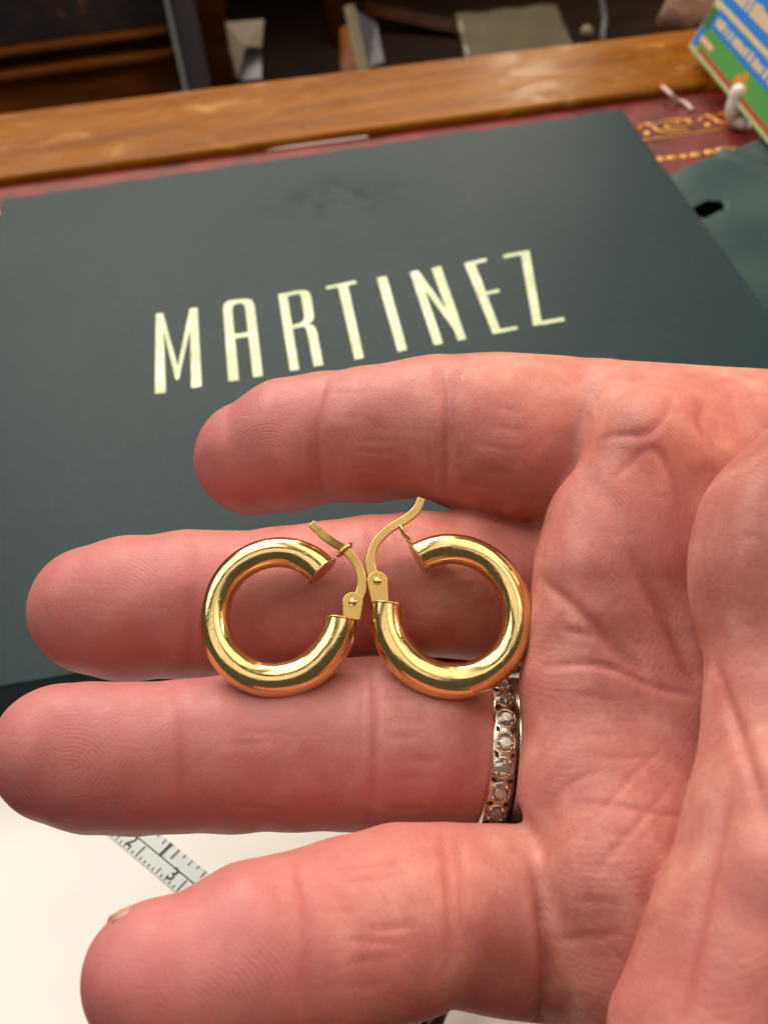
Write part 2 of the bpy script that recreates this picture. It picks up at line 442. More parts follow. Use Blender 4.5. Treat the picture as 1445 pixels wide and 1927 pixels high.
# plastic bag
nb_, mb_ = 26, 16; V = []; Fc = []
bgc = P(955, 60, 560); bgn = np.array([.185, -.108, .857]); bgn /= np.linalg.norm(bgn)
def onbag(px, py):
    r = R @ np.array([(px - 722.5) / F, -(py - 963.5) / F, -1.0]); return CAMP + r * (((bgc - CAMP) @ bgn) / (r @ bgn))
c00, c10, c01, c11 = onbag(856, 28), onbag(1046, 10), onbag(878, 122), onbag(1082, 100)
for j in range(mb_ + 1):
    for i in range(nb_ + 1):
        u, q = i / nb_, j / mb_
        b = (c00 * (1 - u) + c10 * u) * (1 - q) + (c01 * (1 - u) + c11 * u) * q
        b = b + np.array([0, 0, 1.]) * (2 * math.sin(math.pi * u) * math.sin(math.pi * q) + .35 * math.sin(u * 17 + q * 5) + .3 * math.sin(q * 13 - u * 6))
        V.append(b)
for j in range(mb_):
    for i in range(nb_):
        a_ = j * (nb_ + 1) + i; Fc.append((a_, a_ + 1, a_ + nb_ + 2, a_ + nb_ + 1))
o = mesh("plastic_bag", V, Fc, 'plastic', None, True, (c00 + c11) / 2); sm = o.modifiers.new("thick", 'SOLIDIFY'); sm.thickness = .0008
tag(o, "crinkled clear plastic bag with a bright glint lying behind the rail", "plastic bag")
V, Fc = tube([P(1128, -30, 600), P(1138, 40, 580), P(1132, 78, 570)], 1.6, 8)
o = mesh("metal_rod", V, Fc, 'post', None, True, P(1138, 40, 580)); tag(o, "thin grey metal rod right of the plastic bag", "rod")
V, Fc = ball(P(1104, 60, 560), 3.4, 12, 8); o = mesh("white_bead", V, Fc, 'card', None, True, P(1104, 60, 560)); tag(o, "small round pale bead beside the thin grey rod", "bead")
V, Fc = [], []
cb = P(1300, 30, 470)
V, Fc = ball(cb, 16, 20, 12, (1.0, .7, .7)); V = [q + np.array([1.2 * math.sin(q[0] * .5), 1.0 * math.sin(q[2] * .6), 1.2 * math.sin(q[1] * .4)]) for q in V]
o = mesh("pink_cloth_bundle", V, Fc, 'cloth', None, True, cb); tag(o, "pinkish brown cloth bundle behind the right end of the rail", "cloth")

# ================================================================== gift box
ZB = 15.0
tl, tr = T(5, 375, ZB), T(1170, 205, ZB); rlow = T(1445, 590, ZB); fl = T(0, 1302, ZB); fe = T(150, 1268, ZB)
ux = (tr - tl); W_ = np.linalg.norm(ux); ux /= W_; uy = np.array([ux[1], -ux[0], 0])      # uy points to the viewer
D_ = float(np.dot(fe - tl, uy))
bo = tl + uy * D_ / 2 + ux * W_ / 2; bo[2] = .2
gb = empty("gift_box", bo)
tag(gb, "dark green presentation box with pale MARTINEZ lettering lying on the desk", "box")
def boxpoly(o_): return [tl - ux * o_ - uy * o_, tr + ux * o_ - uy * o_, tr + ux * o_ + uy * (D_ + o_), tl - ux * o_ + uy * (D_ + o_)]
V, Fc = prism(boxpoly(-1.0), .2, 8.0); mesh("base", V, Fc, 'box', gb, False, bo)
V, Fc = prism(boxpoly(0), 4.0, ZB); lid = mesh("lid", V, Fc, 'box', gb, False, bo); bevel(lid, .5, 3)
# letters
def L1(x, y): return T(270 + x / 3.6125, 500 + y / 3.6125, ZB)
def L2(x, y): return T(670 + x / 3.6125, 460 + y / 3.6125, ZB)
def arc(cx, cy, rx, ry, a0, a1, n=8): return [(cx + rx * math.cos(math.radians(a_)), cy - ry * math.sin(math.radians(a_))) for a_ in np.linspace(a0, a1, n)]
def strip(outer, inner): return [[outer[i], outer[i + 1], inner[i + 1], inner[i]] for i in range(len(outer) - 1)]
LET = {}
LET['M'] = (L1, [[(88, 328), (134, 326), (153, 865), (82, 872)], [(112, 328), (134, 326), (250, 745), (238, 775), (222, 775)], [(318, 294), (352, 288), (240, 775), (222, 775), (236, 690)], [(318, 294), (368, 288), (397, 822), (328, 832)]])
o_ = [(580, 788), (545, 300), (550, 262), (580, 240), (640, 233), (700, 229), (738, 236), (754, 270), (812, 752)]
i_ = [(650, 780), (604, 310), (608, 280), (622, 264), (650, 257), (672, 256), (688, 268), (696, 300), (748, 760)]
LET['A'] = (L1, strip(o_, i_) + [[(612, 470), (712, 456), (716, 484), (614, 498)]])
LET['R'] = (L1, [[(918, 195), (975, 188), (1058, 708), (998, 714)]] + strip([(975, 188), (1040, 174), (1095, 170), (1125, 180), (1140, 215), (1158, 345), (1150, 375), (1120, 400)], [(980, 208), (1035, 196), (1060, 194), (1070, 205), (1078, 235), (1096, 345), (1088, 375), (1070, 392)])
            + [[(1120, 400), (1070, 392), (1012, 408), (1016, 430), (1075, 418)]] + strip([(1120, 402), (1160, 412), (1178, 450), (1222, 678)], [(1085, 416), (1105, 424), (1115, 455), (1160, 688)]))
LET['T'] = (L1, [[(1240, 145), (1480, 98), (1482, 115), (1244, 162)], [(1322, 135), (1386, 122), (1498, 640), (1438, 648), (1430, 640)]])
LET['T'] = (L1, [[(1240, 145), (1442, 103), (1448, 122), (1244, 162)], [(1322, 135), (1386, 122), (1497, 628), (1437, 640)]])
LET['I'] = (L2, [[(142, 230), (206, 216), (347, 718), (285, 732)]])
LET['N'] = (L2, [[(366, 192), (420, 178), (590, 676), (530, 686)], [(380, 190), (420, 178), (700, 560), (680, 600)], [(512, 165), (575, 150), (748, 645), (692, 656)]])
LET['E'] = (L2, [[(735, 130), (800, 112), (985, 600), (930, 612)], [(790, 116), (885, 95), (888, 116), (806, 138)], [(876, 326), (970, 304), (974, 326), (884, 346)], [(968, 580), (1092, 558), (1098, 578), (975, 604)]])
LET['Z'] = (L2, [[(998, 75), (1120, 48), (1130, 72), (1004, 96)], [(1115, 50), (1176, 42), (1262, 545), (1204, 556)], [(1250, 525), (1410, 496), (1416, 522), (1255, 550)]])
for ch in "MARTINEZ":
    fn, polys = LET[ch]; parts = []
    for k, poly in enumerate(polys):
        pts = [fn(*q) for q in poly]
        parts.append(prism(pts, ZB - .2, ZB + .10 + .004 * k))
    V, Fc = join(parts); o = mesh("letter", V, Fc, 'foil', gb, False, bo)
    o["label"] = "pale foil letter " + ch

# thin card sliver along the rail
sl = [T(500, 283, .5), T(692, 257, .5), T(690, 254, .5), T(560, 272, .5)]
V, Fc = prism(sl, .1, .5); o = mesh("card_sliver", V, Fc, 'paper', None, False, sl[0]); tag(o, "thin white card sliver between green box and wooden rail", "card")

# ================================================================== green bag
def bagz(x, y): return 0
g0, g1 = T(1255, 318, 7), T(1445, 235, 7)
bx = (g1 - g0); bx[2] = 0; bx /= np.linalg.norm(bx); by = np.array([bx[1], -bx[0], 0])
hole = T(1328, 398, 7)
nx, ny, st = 150, 110, 1.1
org = g0 - bx * 70
V, Fc, idx = [], [], {}
xr = float(tr[0]) + 1.5
for j in range(ny + 1):
    for i in range(nx + 1):
        q = org + bx * (i * st) + by * (j * st)
        u, v_ = i * st - 70, j * st
        s1 = (q - hole) @ bx
        edge = min(1, v_ / 5 + .25)
        z = 1.5 + 6.0 * min(1, max(.0, edge)) + 1.5 * math.exp(-((u - 17 - .12 * v_) / 2.2) ** 2) + .5 * math.sin(u * .14 + v_ * .09) + .35 * math.sin(v_ * .21 - u * .05)
        idx[i, j] = len(V); V.append((q[0], q[1], z))
for j in range(ny):
    for i in range(nx):
        c = np.mean([V[idx[i + a_, j + b_]] for a_ in (0, 1) for b_ in (0, 1)], axis=0)
        d = c - hole; e = ((d @ bx) / 5.6) ** 2 + ((d @ by) / 3.6) ** 2
        if e < 1 or c[0] < xr: continue
        Fc.append((idx[i, j], idx[i + 1, j], idx[i + 1, j + 1], idx[i, j + 1]))
bag = empty("paper_bag", (org[0] + bx[0] * 110 + by[0] * 50, org[1] + bx[1] * 110 + by[1] * 50, 0.2))
tag(bag, "dark green paper bag with a cut-out handle hole beside the lettered box", "bag")
bgo = np.array(bag.location) / MM
o = mesh("front_sheet", V, Fc, 'bag', bag, True, bgo); md = o.modifiers.new("thick", 'SOLIDIFY'); md.thickness = .0005
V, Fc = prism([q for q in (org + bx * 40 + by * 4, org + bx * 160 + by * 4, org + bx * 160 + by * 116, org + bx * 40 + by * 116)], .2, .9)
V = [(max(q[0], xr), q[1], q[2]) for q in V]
mesh("shade_back_sheet", V, Fc, 'black', bag, False, bgo)  # back of the bag, coloured black to paint the shade in the hole

# ================================================================== printed carton on the rail
k0, k1 = T(1293, 88, ZR + 5.5), T(1425, 250, ZR + 5.5)
cx_ = (k1 - k0); cx_ /= np.linalg.norm(cx_)
def proj(q):
    c = R.T @ (np.asarray(q) - CAMP); return np.array([722.5 - F * c[0] / c[2], 963.5 + F * c[1] / c[2]])
hz_ = np.cross((0, 0, 1.0), cx_); hz_ /= np.linalg.norm(hz_)
want = np.array([52.0, -88.0]); want /= np.linalg.norm(want); bestc = None
for deg in range(2, 88):                       # how steeply the face leans back, found from its visible left edge
    wv_ = hz_ * math.cos(math.radians(deg)) + np.array([0, 0, 1.0]) * math.sin(math.radians(deg))
    d_ = proj(k0 + wv_ * 15) - proj(k0); d_ /= np.linalg.norm(d_)
    if bestc is None or d_ @ want > bestc[0]: bestc = (d_ @ want, wv_, deg)
cy_ = bestc[1]; cz_ = np.cross(cx_, cy_)
if cz_ @ (CAMP - k0) < 0: cz_ = -cz_
CL, CW, CD = 95.0, 72.0, 7.0

cor = k0 + cx_ * CL / 2
ct = empty("printed_carton", cor); tag(ct, "blue and green printed cardboard carton with cream lettering at the right corner", "carton")
def cblock(u0, u1, w0, w1, z0, z1):
    return boxvf(k0 + cx_ * (u0 + u1) / 2 + cy_ * (w0 + w1) / 2 + cz_ * (z0 + z1) / 2, cx_, cy_, cz_, u1 - u0, w1 - w0, z1 - z0)
V, Fc = cblock(0, CL, 0, CW, -CD, 0); bevel(mesh("carton_body", V, Fc, 'print_pale_green', ct, False, cor), .5, 2)
def deco(name, u0, u1, w0, w1, mat, h):
    V, Fc = cblock(u0, u1, w0, w1, -.2, h); return mesh(name, V, Fc, mat, ct, False, cor)
deco("green_panel", 3, CL - 1, 2.2, 11.0, 'print_green', .05)
deco("red_stripe", 7, CL - 1, 1.6, 3.2, 'print_red', .09)
deco("blue_corner", 1, 5, 2.0, 8.0, 'print_blue', .12)
deco("pink_stripe", 5, 16, 4.6, 6.2, 'print_pinkish', .13)
deco("dark_green_panel", .8, 7, 8.2, 15.0, 'print_dark_green', .12)
deco("blue_panel", 6.5, CL - 1, 9.6, 15.6, 'print_blue', .16)
deco("cream_stripe", .8, CL - 1, 16.0, 17.1, 'print_cream', .2)
deco("blue_panel", .8, CL - 1, 17.5, 37.0, 'print_blue', .16)
deco("olive_panel", .8, CL - 1, 37.4, 70, 'print_olive', .16)
deco("yellow_panel", 10, CL - 1, 41, 69, 'print_yellow', .2)
random.seed(3)
def blurb(u0, u1, w0, w1):                   # the unreadable line of cream lettering: separate small glyph-like blocks
    parts = []; u = u0
    while u < u1:
        ww = random.uniform(1.4, 2.6); hh = (w1 - w0) * random.uniform(.75, 1.0)
        parts.append(cblock(u, u + ww, w0, w0 + hh, 0, .24)); u += ww + random.choice((.3, .4, .5, 1.6))
    V, Fc = join(parts); return mesh("lettering", V, Fc, 'print_cream', ct, False, cor)
blurb(9, 90, 11.2, 14.0); blurb(4, 92, 20.5, 25.0); blurb(5, 92, 29.0, 33.6)
parts = []
for (u, w0, r) in ((40, 5.0, 2.2), (43, 7.2, 1.9), (46, 4.8, 1.7)):
    parts.append(ball(k0 + cx_ * u + cy_ * w0, r, 12, 8, (1, 1, 1)))
parts = [([q - cz_ * ((q - k0) @ cz_) * .93 for q in v_], f_) for v_, f_ in parts]
V, Fc = join(parts); mesh("orange_patch", V, Fc, 'print_orange', ct, False, cor)

# white plastic hook and thread
hb = T(1384, 224, 3.0)
hk = [T(1412, 239, 2.2), T(1400, 233, 2.4), hb, hb + np.array([-.6, .5, 3.0]), hb + np.array([0, 1.0, 6.5]), hb + np.array([.6, 1.4, 10.5])]
hr = [1.9 * math.sqrt(min(1, (k + .15) / 4)) + 1.0 * min(1, k / 14) if k < 14 else 2.9 * math.sqrt(max(.03, 1 - (max(0, k - 21) / 4.2) ** 2)) for k in range(26)]
V, Fc = tube(spline(hk, 26), hr, 14); o = mesh("plastic_hook", V, Fc, 'wplastic', None, True, hk[1])
tag(o, "white rounded plastic hook standing against the printed carton", "hook")
th = [T(1246, 163, ZR + .6), T(1262, 178, ZR + .8), T(1274, 189, 1.2), T(1288, 194, .7), T(1302, 207, .7)]
V, Fc = tube(spline(th, 26), .65, 8); o = mesh("thread_scrap", V, Fc, 'thread', None, True, th[2]); tag(o, "short pale thread lying across the wood and red leather", "thread")

# ================================================================== paper, tape measure, pen
pz = .5
nx, ny = 30, 24; V, Fc = [], []
pc = [(-75, 30.0), (110, 30.0), (110, 108.0), (-75, 122.0)]
for j in range(ny + 1):
    for i in range(nx + 1):
        u, q = i / nx, j / ny
        b = (np.array(pc[0]) * (1 - u) + np.array(pc[1]) * u) * (1 - q) + (np.array(pc[3]) * (1 - u) + np.array(pc[2]) * u) * q
        V.append((b[0], b[1], pz + .35 + .3 * math.sin(u * 9 + q * 4) * math.sin(q * 7)))
for j in range(ny):
    for i in range(nx):
        a_ = j * (nx + 1) + i; Fc.append((a_, a_ + 1, a_ + nx + 2, a_ + nx + 1))
o = mesh("paper_sheet", V, Fc, 'paper', None, True, (0, 70, .4)); md = o.modifiers.new("thick", 'SOLIDIFY'); md.thickness = .0002
tag(o, "white paper sheet lying under the hand in front of the green box", "paper")

zt_ = 1.35
def TP(x, y): return T(150 + x / 4.817, 1520 + y / 4.817, zt_)
la, lb = TP(290, 270), TP(890, 775); ua, ub = TP(750, 235), TP(1215, 640)
td = (lb - la) / np.linalg.norm(lb - la); tn = np.array([-td[1], td[0], 0])
wid = float(((ua + ub) / 2 - la) @ tn)
t0 = la + td * float((TP(925, 710) - la) @ td)        # the "3" mark
tm = empty("tape_measure", (t0[0], t0[1], zt_ - .3)); tag(tm, "grey steel tape measure strip with centimetre and inch scale on white paper", "tape measure")
tmo = np.array([t0[0], t0[1], zt_ - .3])
def tp(s, q): return t0 + td * s + tn * q
V, Fc = prism([tp(-28, 0), tp(24, 0), tp(24, wid), tp(-28, wid)], zt_ - .25, zt_); mesh("blade", V, Fc, 'tape', tm, False, tmo)
def bar(s, q0, q1, wd): return prism([tp(s - wd / 2, q0), tp(s + wd / 2, q0), tp(s + wd / 2, q1), tp(s - wd / 2, q1)], zt_ - .1, zt_ + .03)
parts = []
mid = float((TP(770, 468) - t0) @ tn)
for k in range(-27, 24):
    ln = mid * .88 if k % 10 == 0 else (mid * .5 if k % 5 == 0 else mid * .26)
    parts.append(bar(k, .15, ln, .3 if k % 10 else .36))
o1 = float((TP(870, 420) - t0) @ td)
for k in range(-14, 20):
    ln = (wid - mid) * (.74 if k % 16 == 0 else .5 if k % 4 == 0 else .42 if k % 2 == 0 else .27)
    parts.append(bar(o1 + k * 25.4 / 16, wid - ln, wid - .1, .3 if k % 16 else .4))
V, Fc = join(parts); mesh("printed_ticks", V, Fc, 'ink2', tm, False, tmo)
V, Fc = prism([tp(-28, mid - .12), tp(24, mid - .12), tp(24, mid + .12), tp(-28, mid + .12)], zt_ - .1, zt_ + .035); mesh("centre_line", V, Fc, 'ink', tm, False, tmo)
def digit(ch, s, q, size, mat, bold=0.0):
    cu = bpy.data.curves.new("digit", 'FONT'); cu.body = ch; cu.size = size * MM; cu.extrude = .00002; cu.offset = bold * MM; cu.align_x = 'CENTER'; cu.align_y = 'CENTER'
    ob = bpy.data.objects.new("tmp", cu); COL.objects.link(ob)
    me = bpy.data.meshes.new_from_object(ob.evaluated_get(bpy.context.evaluated_depsgraph_get()))
    bpy.data.objects.remove(ob)
    d = bpy.data.objects.new("digit", me); COL.objects.link(d); me.materials.clear(); me.materials.append(MT[mat]); d.parent = tm
    c = (tp(s, q) - tmo) * MM; d.location = (c[0], c[1], .00033)
    d.rotation_euler = (0, 0, math.atan2(td[1], td[0])); return d
digit("2", -10 - 2.6, mid * .62, 3.2, 'ink', .05); digit("3", -2.6, mid * .62, 3.2, 'ink', .05); digit("4", 10 - 2.6, mid * .62, 3.2, 'ink', .05)
digit("1", o1 - 1.9, mid + (wid - mid) * .42, 3.7, 'ink', .12)

# pen below the little finger
pa, pb = T(842, 1885, 4.2), T(792, 1965, 4.2)
pd = (pb - pa) / np.linalg.norm(pb - pa)
pen = empty("pen", (pa[0], pa[1], 1)); tag(pen, "black and chrome pen lying on paper below the little finger", "pen")
pno = np.array([pa[0], pa[1], 1.])
V, Fc = tube([pa, pa + pd * 3, pa + pd * 9, pa + pd * 60], [.7, 1.2, 2.6, 2.9], 20); mesh("barrel", V, Fc, 'pen', pen, True, pno)
V, Fc = tube([pa - pd * 6 + np.array([0, 0, -.4]), pa - pd * 1.5, pa - pd * .05], [.25, .5, .9], 14); mesh("tip", V, Fc, 'chrome', pen, True, pno)
cl = np.cross(pd, (0, 0, 1.))
V, Fc = tube([pa + pd * 2 + cl * 1.4 + np.array([0, 0, 1.6]), pa + pd * 40 + cl * 2.6 + np.array([0, 0, 2.6])], .6, 10); mesh("clip", V, Fc, 'chrome', pen, True, pno)

# ================================================================== HAND
S_ = 1.0
INDEX = [(476, 861, 153, 109), (545, 838, 152, 123), (612, 823, 151, 120), (700, 818, 148, 126), (775, 808, 146, 127), (828, 803, 145, 132), (900, 816, 144, 148), (960, 826, 144, 157), (1030, 829, 145, 156), (1130, 826, 147, 150)]
MIDDLE = [(178, 1147, 142, 121), (240, 1145, 142, 133), (358, 1137, 142, 137), (420, 1135, 141.5, 132), (533, 1126, 141, 132), (620, 1116, 140.5, 133), (700, 1104, 140, 131), (790, 1098, 140.5, 134), (870, 1101, 142, 135), (953, 1115, 144, 133), (1040, 1112, 147, 132), (1150, 1110, 149, 135)]
RING = [(114, 1416, 127, 128), (180, 1425, 127.5, 136), (260, 1426, 128, 138), (345, 1422, 128.5, 137), (440, 1417, 129, 143), (560, 1406, 130, 150), (660, 1399, 131, 156), (715, 1397, 131, 156), (800, 1402, 131, 150), (868, 1414, 132, 135), (900, 1420, 132.6, 127), (930, 1424, 133.2, 126), (965, 1425, 134.5, 127), (1010, 1424, 137, 132), (1120, 1412, 141, 140)]
LITTLE = [(302, 1843, 103.5, 145), (348, 1845, 104.2, 148), (402, 1832, 105, 155), (480, 1798, 106.5, 167), (577, 1780, 108.5, 169), (660, 1754, 111, 171), (760, 1731, 113.5, 171), (838, 1714, 115.5, 157), (900, 1723, 117.5, 162), (965, 1731, 119.5, 168), (1020, 1738, 122, 166), (1120, 1735, 127, 155)]
THUMB = [(1620, 1040, 112, 225), (1720, 860, 104, 200), (1820, 560, 92, 205), (1855, 330, 86, 210), (1880, 90, 82, 205), (1890, -60, 80, 170)]
def prep(ch): return [(CP(x, y, d), r * d / F * S_) for x, y, d, r in ch]
CH = {k: prep(v) for k, v in dict(index=INDEX, middle=MIDDLE, ring=RING, little=LITTLE, thumb=THUMB).items()}

CULL = None
def far(a_, b_, ra, rb):                            # can this limb not matter for the present batch of points?
    if CULL is None: return False
    c, r = CULL; ba = b_ - a_; t = min(1, max(0, (c - a_) @ ba / (ba @ ba)))
    return np.linalg.norm(c - a_ - t * ba) - max(ra, rb) - r > 14.0
def cap_sdf(p, a_, b_, ra, rb):
    ba = (b_ - a_).astype(np.float32); pa_ = p - a_.astype(np.float32)
    t = np.clip(pa_ @ ba / float(ba @ ba), 0, 1)
    return np.linalg.norm(pa_ - t[:, None] * ba, axis=1) - (ra + t * (rb - ra))
def smin(a_, b_, k):
    h = np.clip(.5 + .5 * (b_ - a_) / k, 0, 1)
    return b_ * (1 - h) + a_ * h - k * h * (1 - h)
def chain(p, ch, k=1.2):
    d = None
    for (a_, ra), (b_, rb) in zip(ch[:-1], ch[1:]):
        if far(a_, b_, ra, rb): continue
        s = cap_sdf(p, a_, b_, ra, rb)
        d = s if d is None else smin(d, s, k)
    return np.full(len(p), 50.0, np.float32) if d is None else d
def C1(x1, y1, d1, r1, x2, y2, d2, r2): return (CP(x1, y1, d1), CP(x2, y2, d2), r1 * d1 / F, r2 * d2 / F)
BACK = [C1(1160, 825, 142, 146, 2150, 940, 146, 200), C1(1120, 1090, 142, 150, 2150, 1120, 146, 185), C1(1120, 1370, 136, 150, 2150, 1290, 144, 185), C1(1160, 1660, 127, 150, 2150, 1450, 142, 175)]
WRIST = [C1(2150, 1080, 146, 210, 2450, 1100, 148, 230), C1(2150, 1330, 144, 210, 2450, 1300, 148, 230)]
PADS = [C1(1142, 985, 130.5, 100, 1222, 840, 131.5, 98), C1(1222, 840, 131.5, 98, 1300, 820, 137, 85), C1(1170, 1000, 131, 130, 1150, 1010, 131, 120), C1(1127, 1090, 128, 124, 1130, 1150, 127.5, 126),
        C1(1101, 1320, 124.5, 120, 1101, 1470, 121, 118), C1(1107, 1200, 127, 116, 1107, 1260, 126, 116), C1(1112, 1490, 120, 123, 1162, 1590, 116, 130), C1(1178, 1650, 113, 148, 1195, 1800, 113, 152), C1(1230, 1850, 118, 190, 1750, 1900, 128, 260)]
FILL = [C1(1290, 920, 136, 130, 1240, 1080, 132.5, 140), C1(1240, 1080, 132.5, 140, 1235, 1330, 127, 145), C1(1235, 1330, 127, 145, 1235, 1560, 119.5, 145), C1(1235, 1560, 119.5, 145, 1260, 1800, 116, 170)]
THEN1 = [C1(1535, 1075, 113, 226, 1800, 1080, 122, 260), C1(1530, 1010, 113, 205, 1640, 930, 116, 220), C1(1524, 1150, 113, 205, 1532, 1230, 113, 196)]
THEN2 = [C1(1500, 1370, 107, 172, 1470, 1560, 102, 172), C1(1470, 1560, 102, 172, 1400, 1780, 98.5, 176), C1(1400, 1780, 98.5, 176, 1345, 1960, 97, 200), C1(1640, 1500, 111, 250, 1640, 1900, 111, 300)]
THEN3 = [C1(1460, 1640, 94, 80, 1360, 1960, 91, 115), C1(1480, 1500, 98, 90, 1460, 1640, 94, 85)]

def uni(p, lst, k):
    d = None
    for a_, b_, ra, rb in lst:
        if far(a_, b_, ra, rb): continue
        s = cap_sdf(p, a_, b_, ra, rb); d = s if d is None else smin(d, s, k)
    return np.full(len(p), 50.0, np.float32) if d is None else d
def sdf(p):
    back = uni(p, BACK, 7.0); back = smin(back, uni(p, WRIST, 10.0), 12.0)
    pads = smin(uni(p, PADS, 3.0), uni(p, FILL, 2.5), 4.5)
    palm = smin(back, pads, 3.0)
    t1 = uni(p, THEN1, 3.0); t1 = smin(t1, chain(p, CH['thumb'], 3.0), 4.0)
    t2 = uni(p, THEN2, 2.0); t2 = smin(t2, uni(p, THEN3, 3.0), 3.0)
    th_ = smin(t1, t2, 5.0)
    palm = smin(palm, th_, .9)
    fi = smin(chain(p, CH['index']), palm, 1.1)
    fm = chain(p, CH['middle']); fr = chain(p, CH['ring']); fl_ = chain(p, CH['little'])
    d = smin(fi, fm, .5); d = smin(d, fr, .5); d = smin(d, fl_, 1.8)
    x, y, z = p[:, 0], p[:, 1], p[:, 2]
    d += .08 * np.sin(x * .47 + 1.3 * np.sin(y * .31)) * np.sin(y * .43 + .8)
    return d

def sdf_b(pts, cell=11.0):                          # the same field, batch by batch in small cells
    global CULL
    pts = pts.astype(np.float32); out = np.empty(len(pts), np.float32)
    key = np.floor(pts / cell).astype(np.int64); key = key[:, 0] * 1000003 + key[:, 1] * 1009 + key[:, 2]
    od = np.argsort(key, kind='stable'); cut = np.flatnonzero(np.diff(key[od])) + 1
    for ix in np.split(od, cut):
        q = pts[ix]; a_, b_ = q.min(0).astype(float), q.max(0).astype(float)
        CULL = ((a_ + b_) / 2, np.linalg.norm(b_ - a_) / 2); out[ix] = sdf(q)
    CULL = None
    return out

RES = .42
lo = np.array([-52., -88., -172.]); hi = np.array([140., 58., -68.])
BS = 8
nb3 = np.ceil((hi - lo) / (RES * BS)).astype(int); N3 = nb3 * BS + 1
bc = np.stack(np.meshgrid(*[(np.arange(n) + .5) * BS * RES for n in nb3], indexing='ij'), -1).reshape(-1, 3) + lo
dc = sdf(bc.astype(np.float32))
near = np.abs(dc) < BS * RES * .95 + .8
S = np.where(dc.reshape(nb3) < 0, -9., 9.).astype(np.float32)
S = np.repeat(np.repeat(np.repeat(S, BS, 0), BS, 1), BS, 2)
S = np.pad(S, ((0, 1), (0, 1), (0, 1)), mode='edge')
ids = np.argwhere(near.reshape(nb3))
off = np.stack(np.meshgrid(*[np.arange(BS + 1)] * 3, indexing='ij'), -1).reshape(-1, 3)
gi = np.unique((ids[:, None, :] * BS + off[None]).reshape(-1, 3) @ np.array([10 ** 8, 10 ** 4, 1], np.int64))
gi = np.stack([gi // 10 ** 8, gi // 10 ** 4 % 10 ** 4, gi % 10 ** 4], 1)
S[gi[:, 0], gi[:, 1], gi[:, 2]] = sdf_b(gi * RES + lo)

def surface_nets(S):
    neg = S < 0
    cnt = np.zeros(tuple(n - 1 for n in S.shape), np.int8)
    for i in (0, 1):
        for j in (0, 1):
            for k in (0, 1):
                cnt += neg[i:S.shape[0] - 1 + i, j:S.shape[1] - 1 + j, k:S.shape[2] - 1 + k]
    cells = np.argwhere((cnt > 0) & (cnt < 8))
    vid = np.full(cnt.shape, -1, np.int64); vid[tuple(cells.T)] = np.arange(len(cells))
    acc = np.zeros((len(cells), 3)); num = np.zeros(len(cells))
    cor = [(i, j, k) for i in (0, 1) for j in (0, 1) for k in (0, 1)]
    for a_ in cor:
        for b_ in cor:
            if sum(b_) - sum(a_) == 1 and all(q >= r for q, r in zip(b_, a_)):
                va = S[tuple((cells + a_).T)]; vb = S[tuple((cells + b_).T)]
                m = (va < 0) != (vb < 0); t = np.where(m, va / np.where(m, va - vb, 1), 0)
                acc += m[:, None] * (np.array(a_) + t[:, None] * (np.array(b_) - np.array(a_))); num += m
    V = cells + acc / num[:, None]
    quads = []
    for ax in range(3):
        u, w_ = (ax + 1) % 3, (ax + 2) % 3
        sl0 = [slice(None)] * 3; sl1 = [slice(None)] * 3; sl0[ax] = slice(0, -1); sl1[ax] = slice(1, None)
        e = np.argwhere(neg[tuple(sl0)] != neg[tuple(sl1)])
        ok = (e[:, u] > 0) & (e[:, w_] > 0) & (e[:, u] < S.shape[u] - 1) & (e[:, w_] < S.shape[w_] - 1); e = e[ok]
        du = np.zeros(3, int); du[u] = 1; dw = np.zeros(3, int); dw[w_] = 1
        q = np.stack([vid[tuple((e - du - dw).T)], vid[tuple((e - dw).T)], vid[tuple(e.T)], vid[tuple((e - du).T)]], 1)
        inside = neg[tuple(e.T)]
        q[~inside] = q[~inside][:, ::-1]
        quads.append(q)
    q = np.concatenate(quads); q = q[(q >= 0).all(1)]
    return V, q
HV, HQ = surface_nets(S)
HV = HV * RES + lo

# surface normals from the field
eps = .25
def grad(Pn):
    Pn = Pn.astype(np.float32); G = np.zeros((len(Pn), 3))
    for ax in range(3):
        e = np.zeros(3, np.float32); e[ax] = eps; G[:, ax] = sdf_b(Pn + e) - sdf_b(Pn - e)
    return G / (np.linalg.norm(G, axis=1)[:, None] + 1e-9)
HN = grad(HV)
HV -= HN * np.clip(sdf_b(HV), -.3, .3)[:, None]      # pull vertices exactly onto the surface

def march(px, py):                                   # first skin point behind a pixel (camera axes)
    dirs = np.array([[(x - 722.5) / F, -(y - 963.5) / F, -1.0] for x, y in zip(px, py)])
    t = np.full(len(dirs), 88.0)
    for _ in range(55):
        s = sdf((dirs * t[:, None]).astype(np.float32)); t += np.clip(s, -1, 12) * .85
    return dirs * t[:, None]

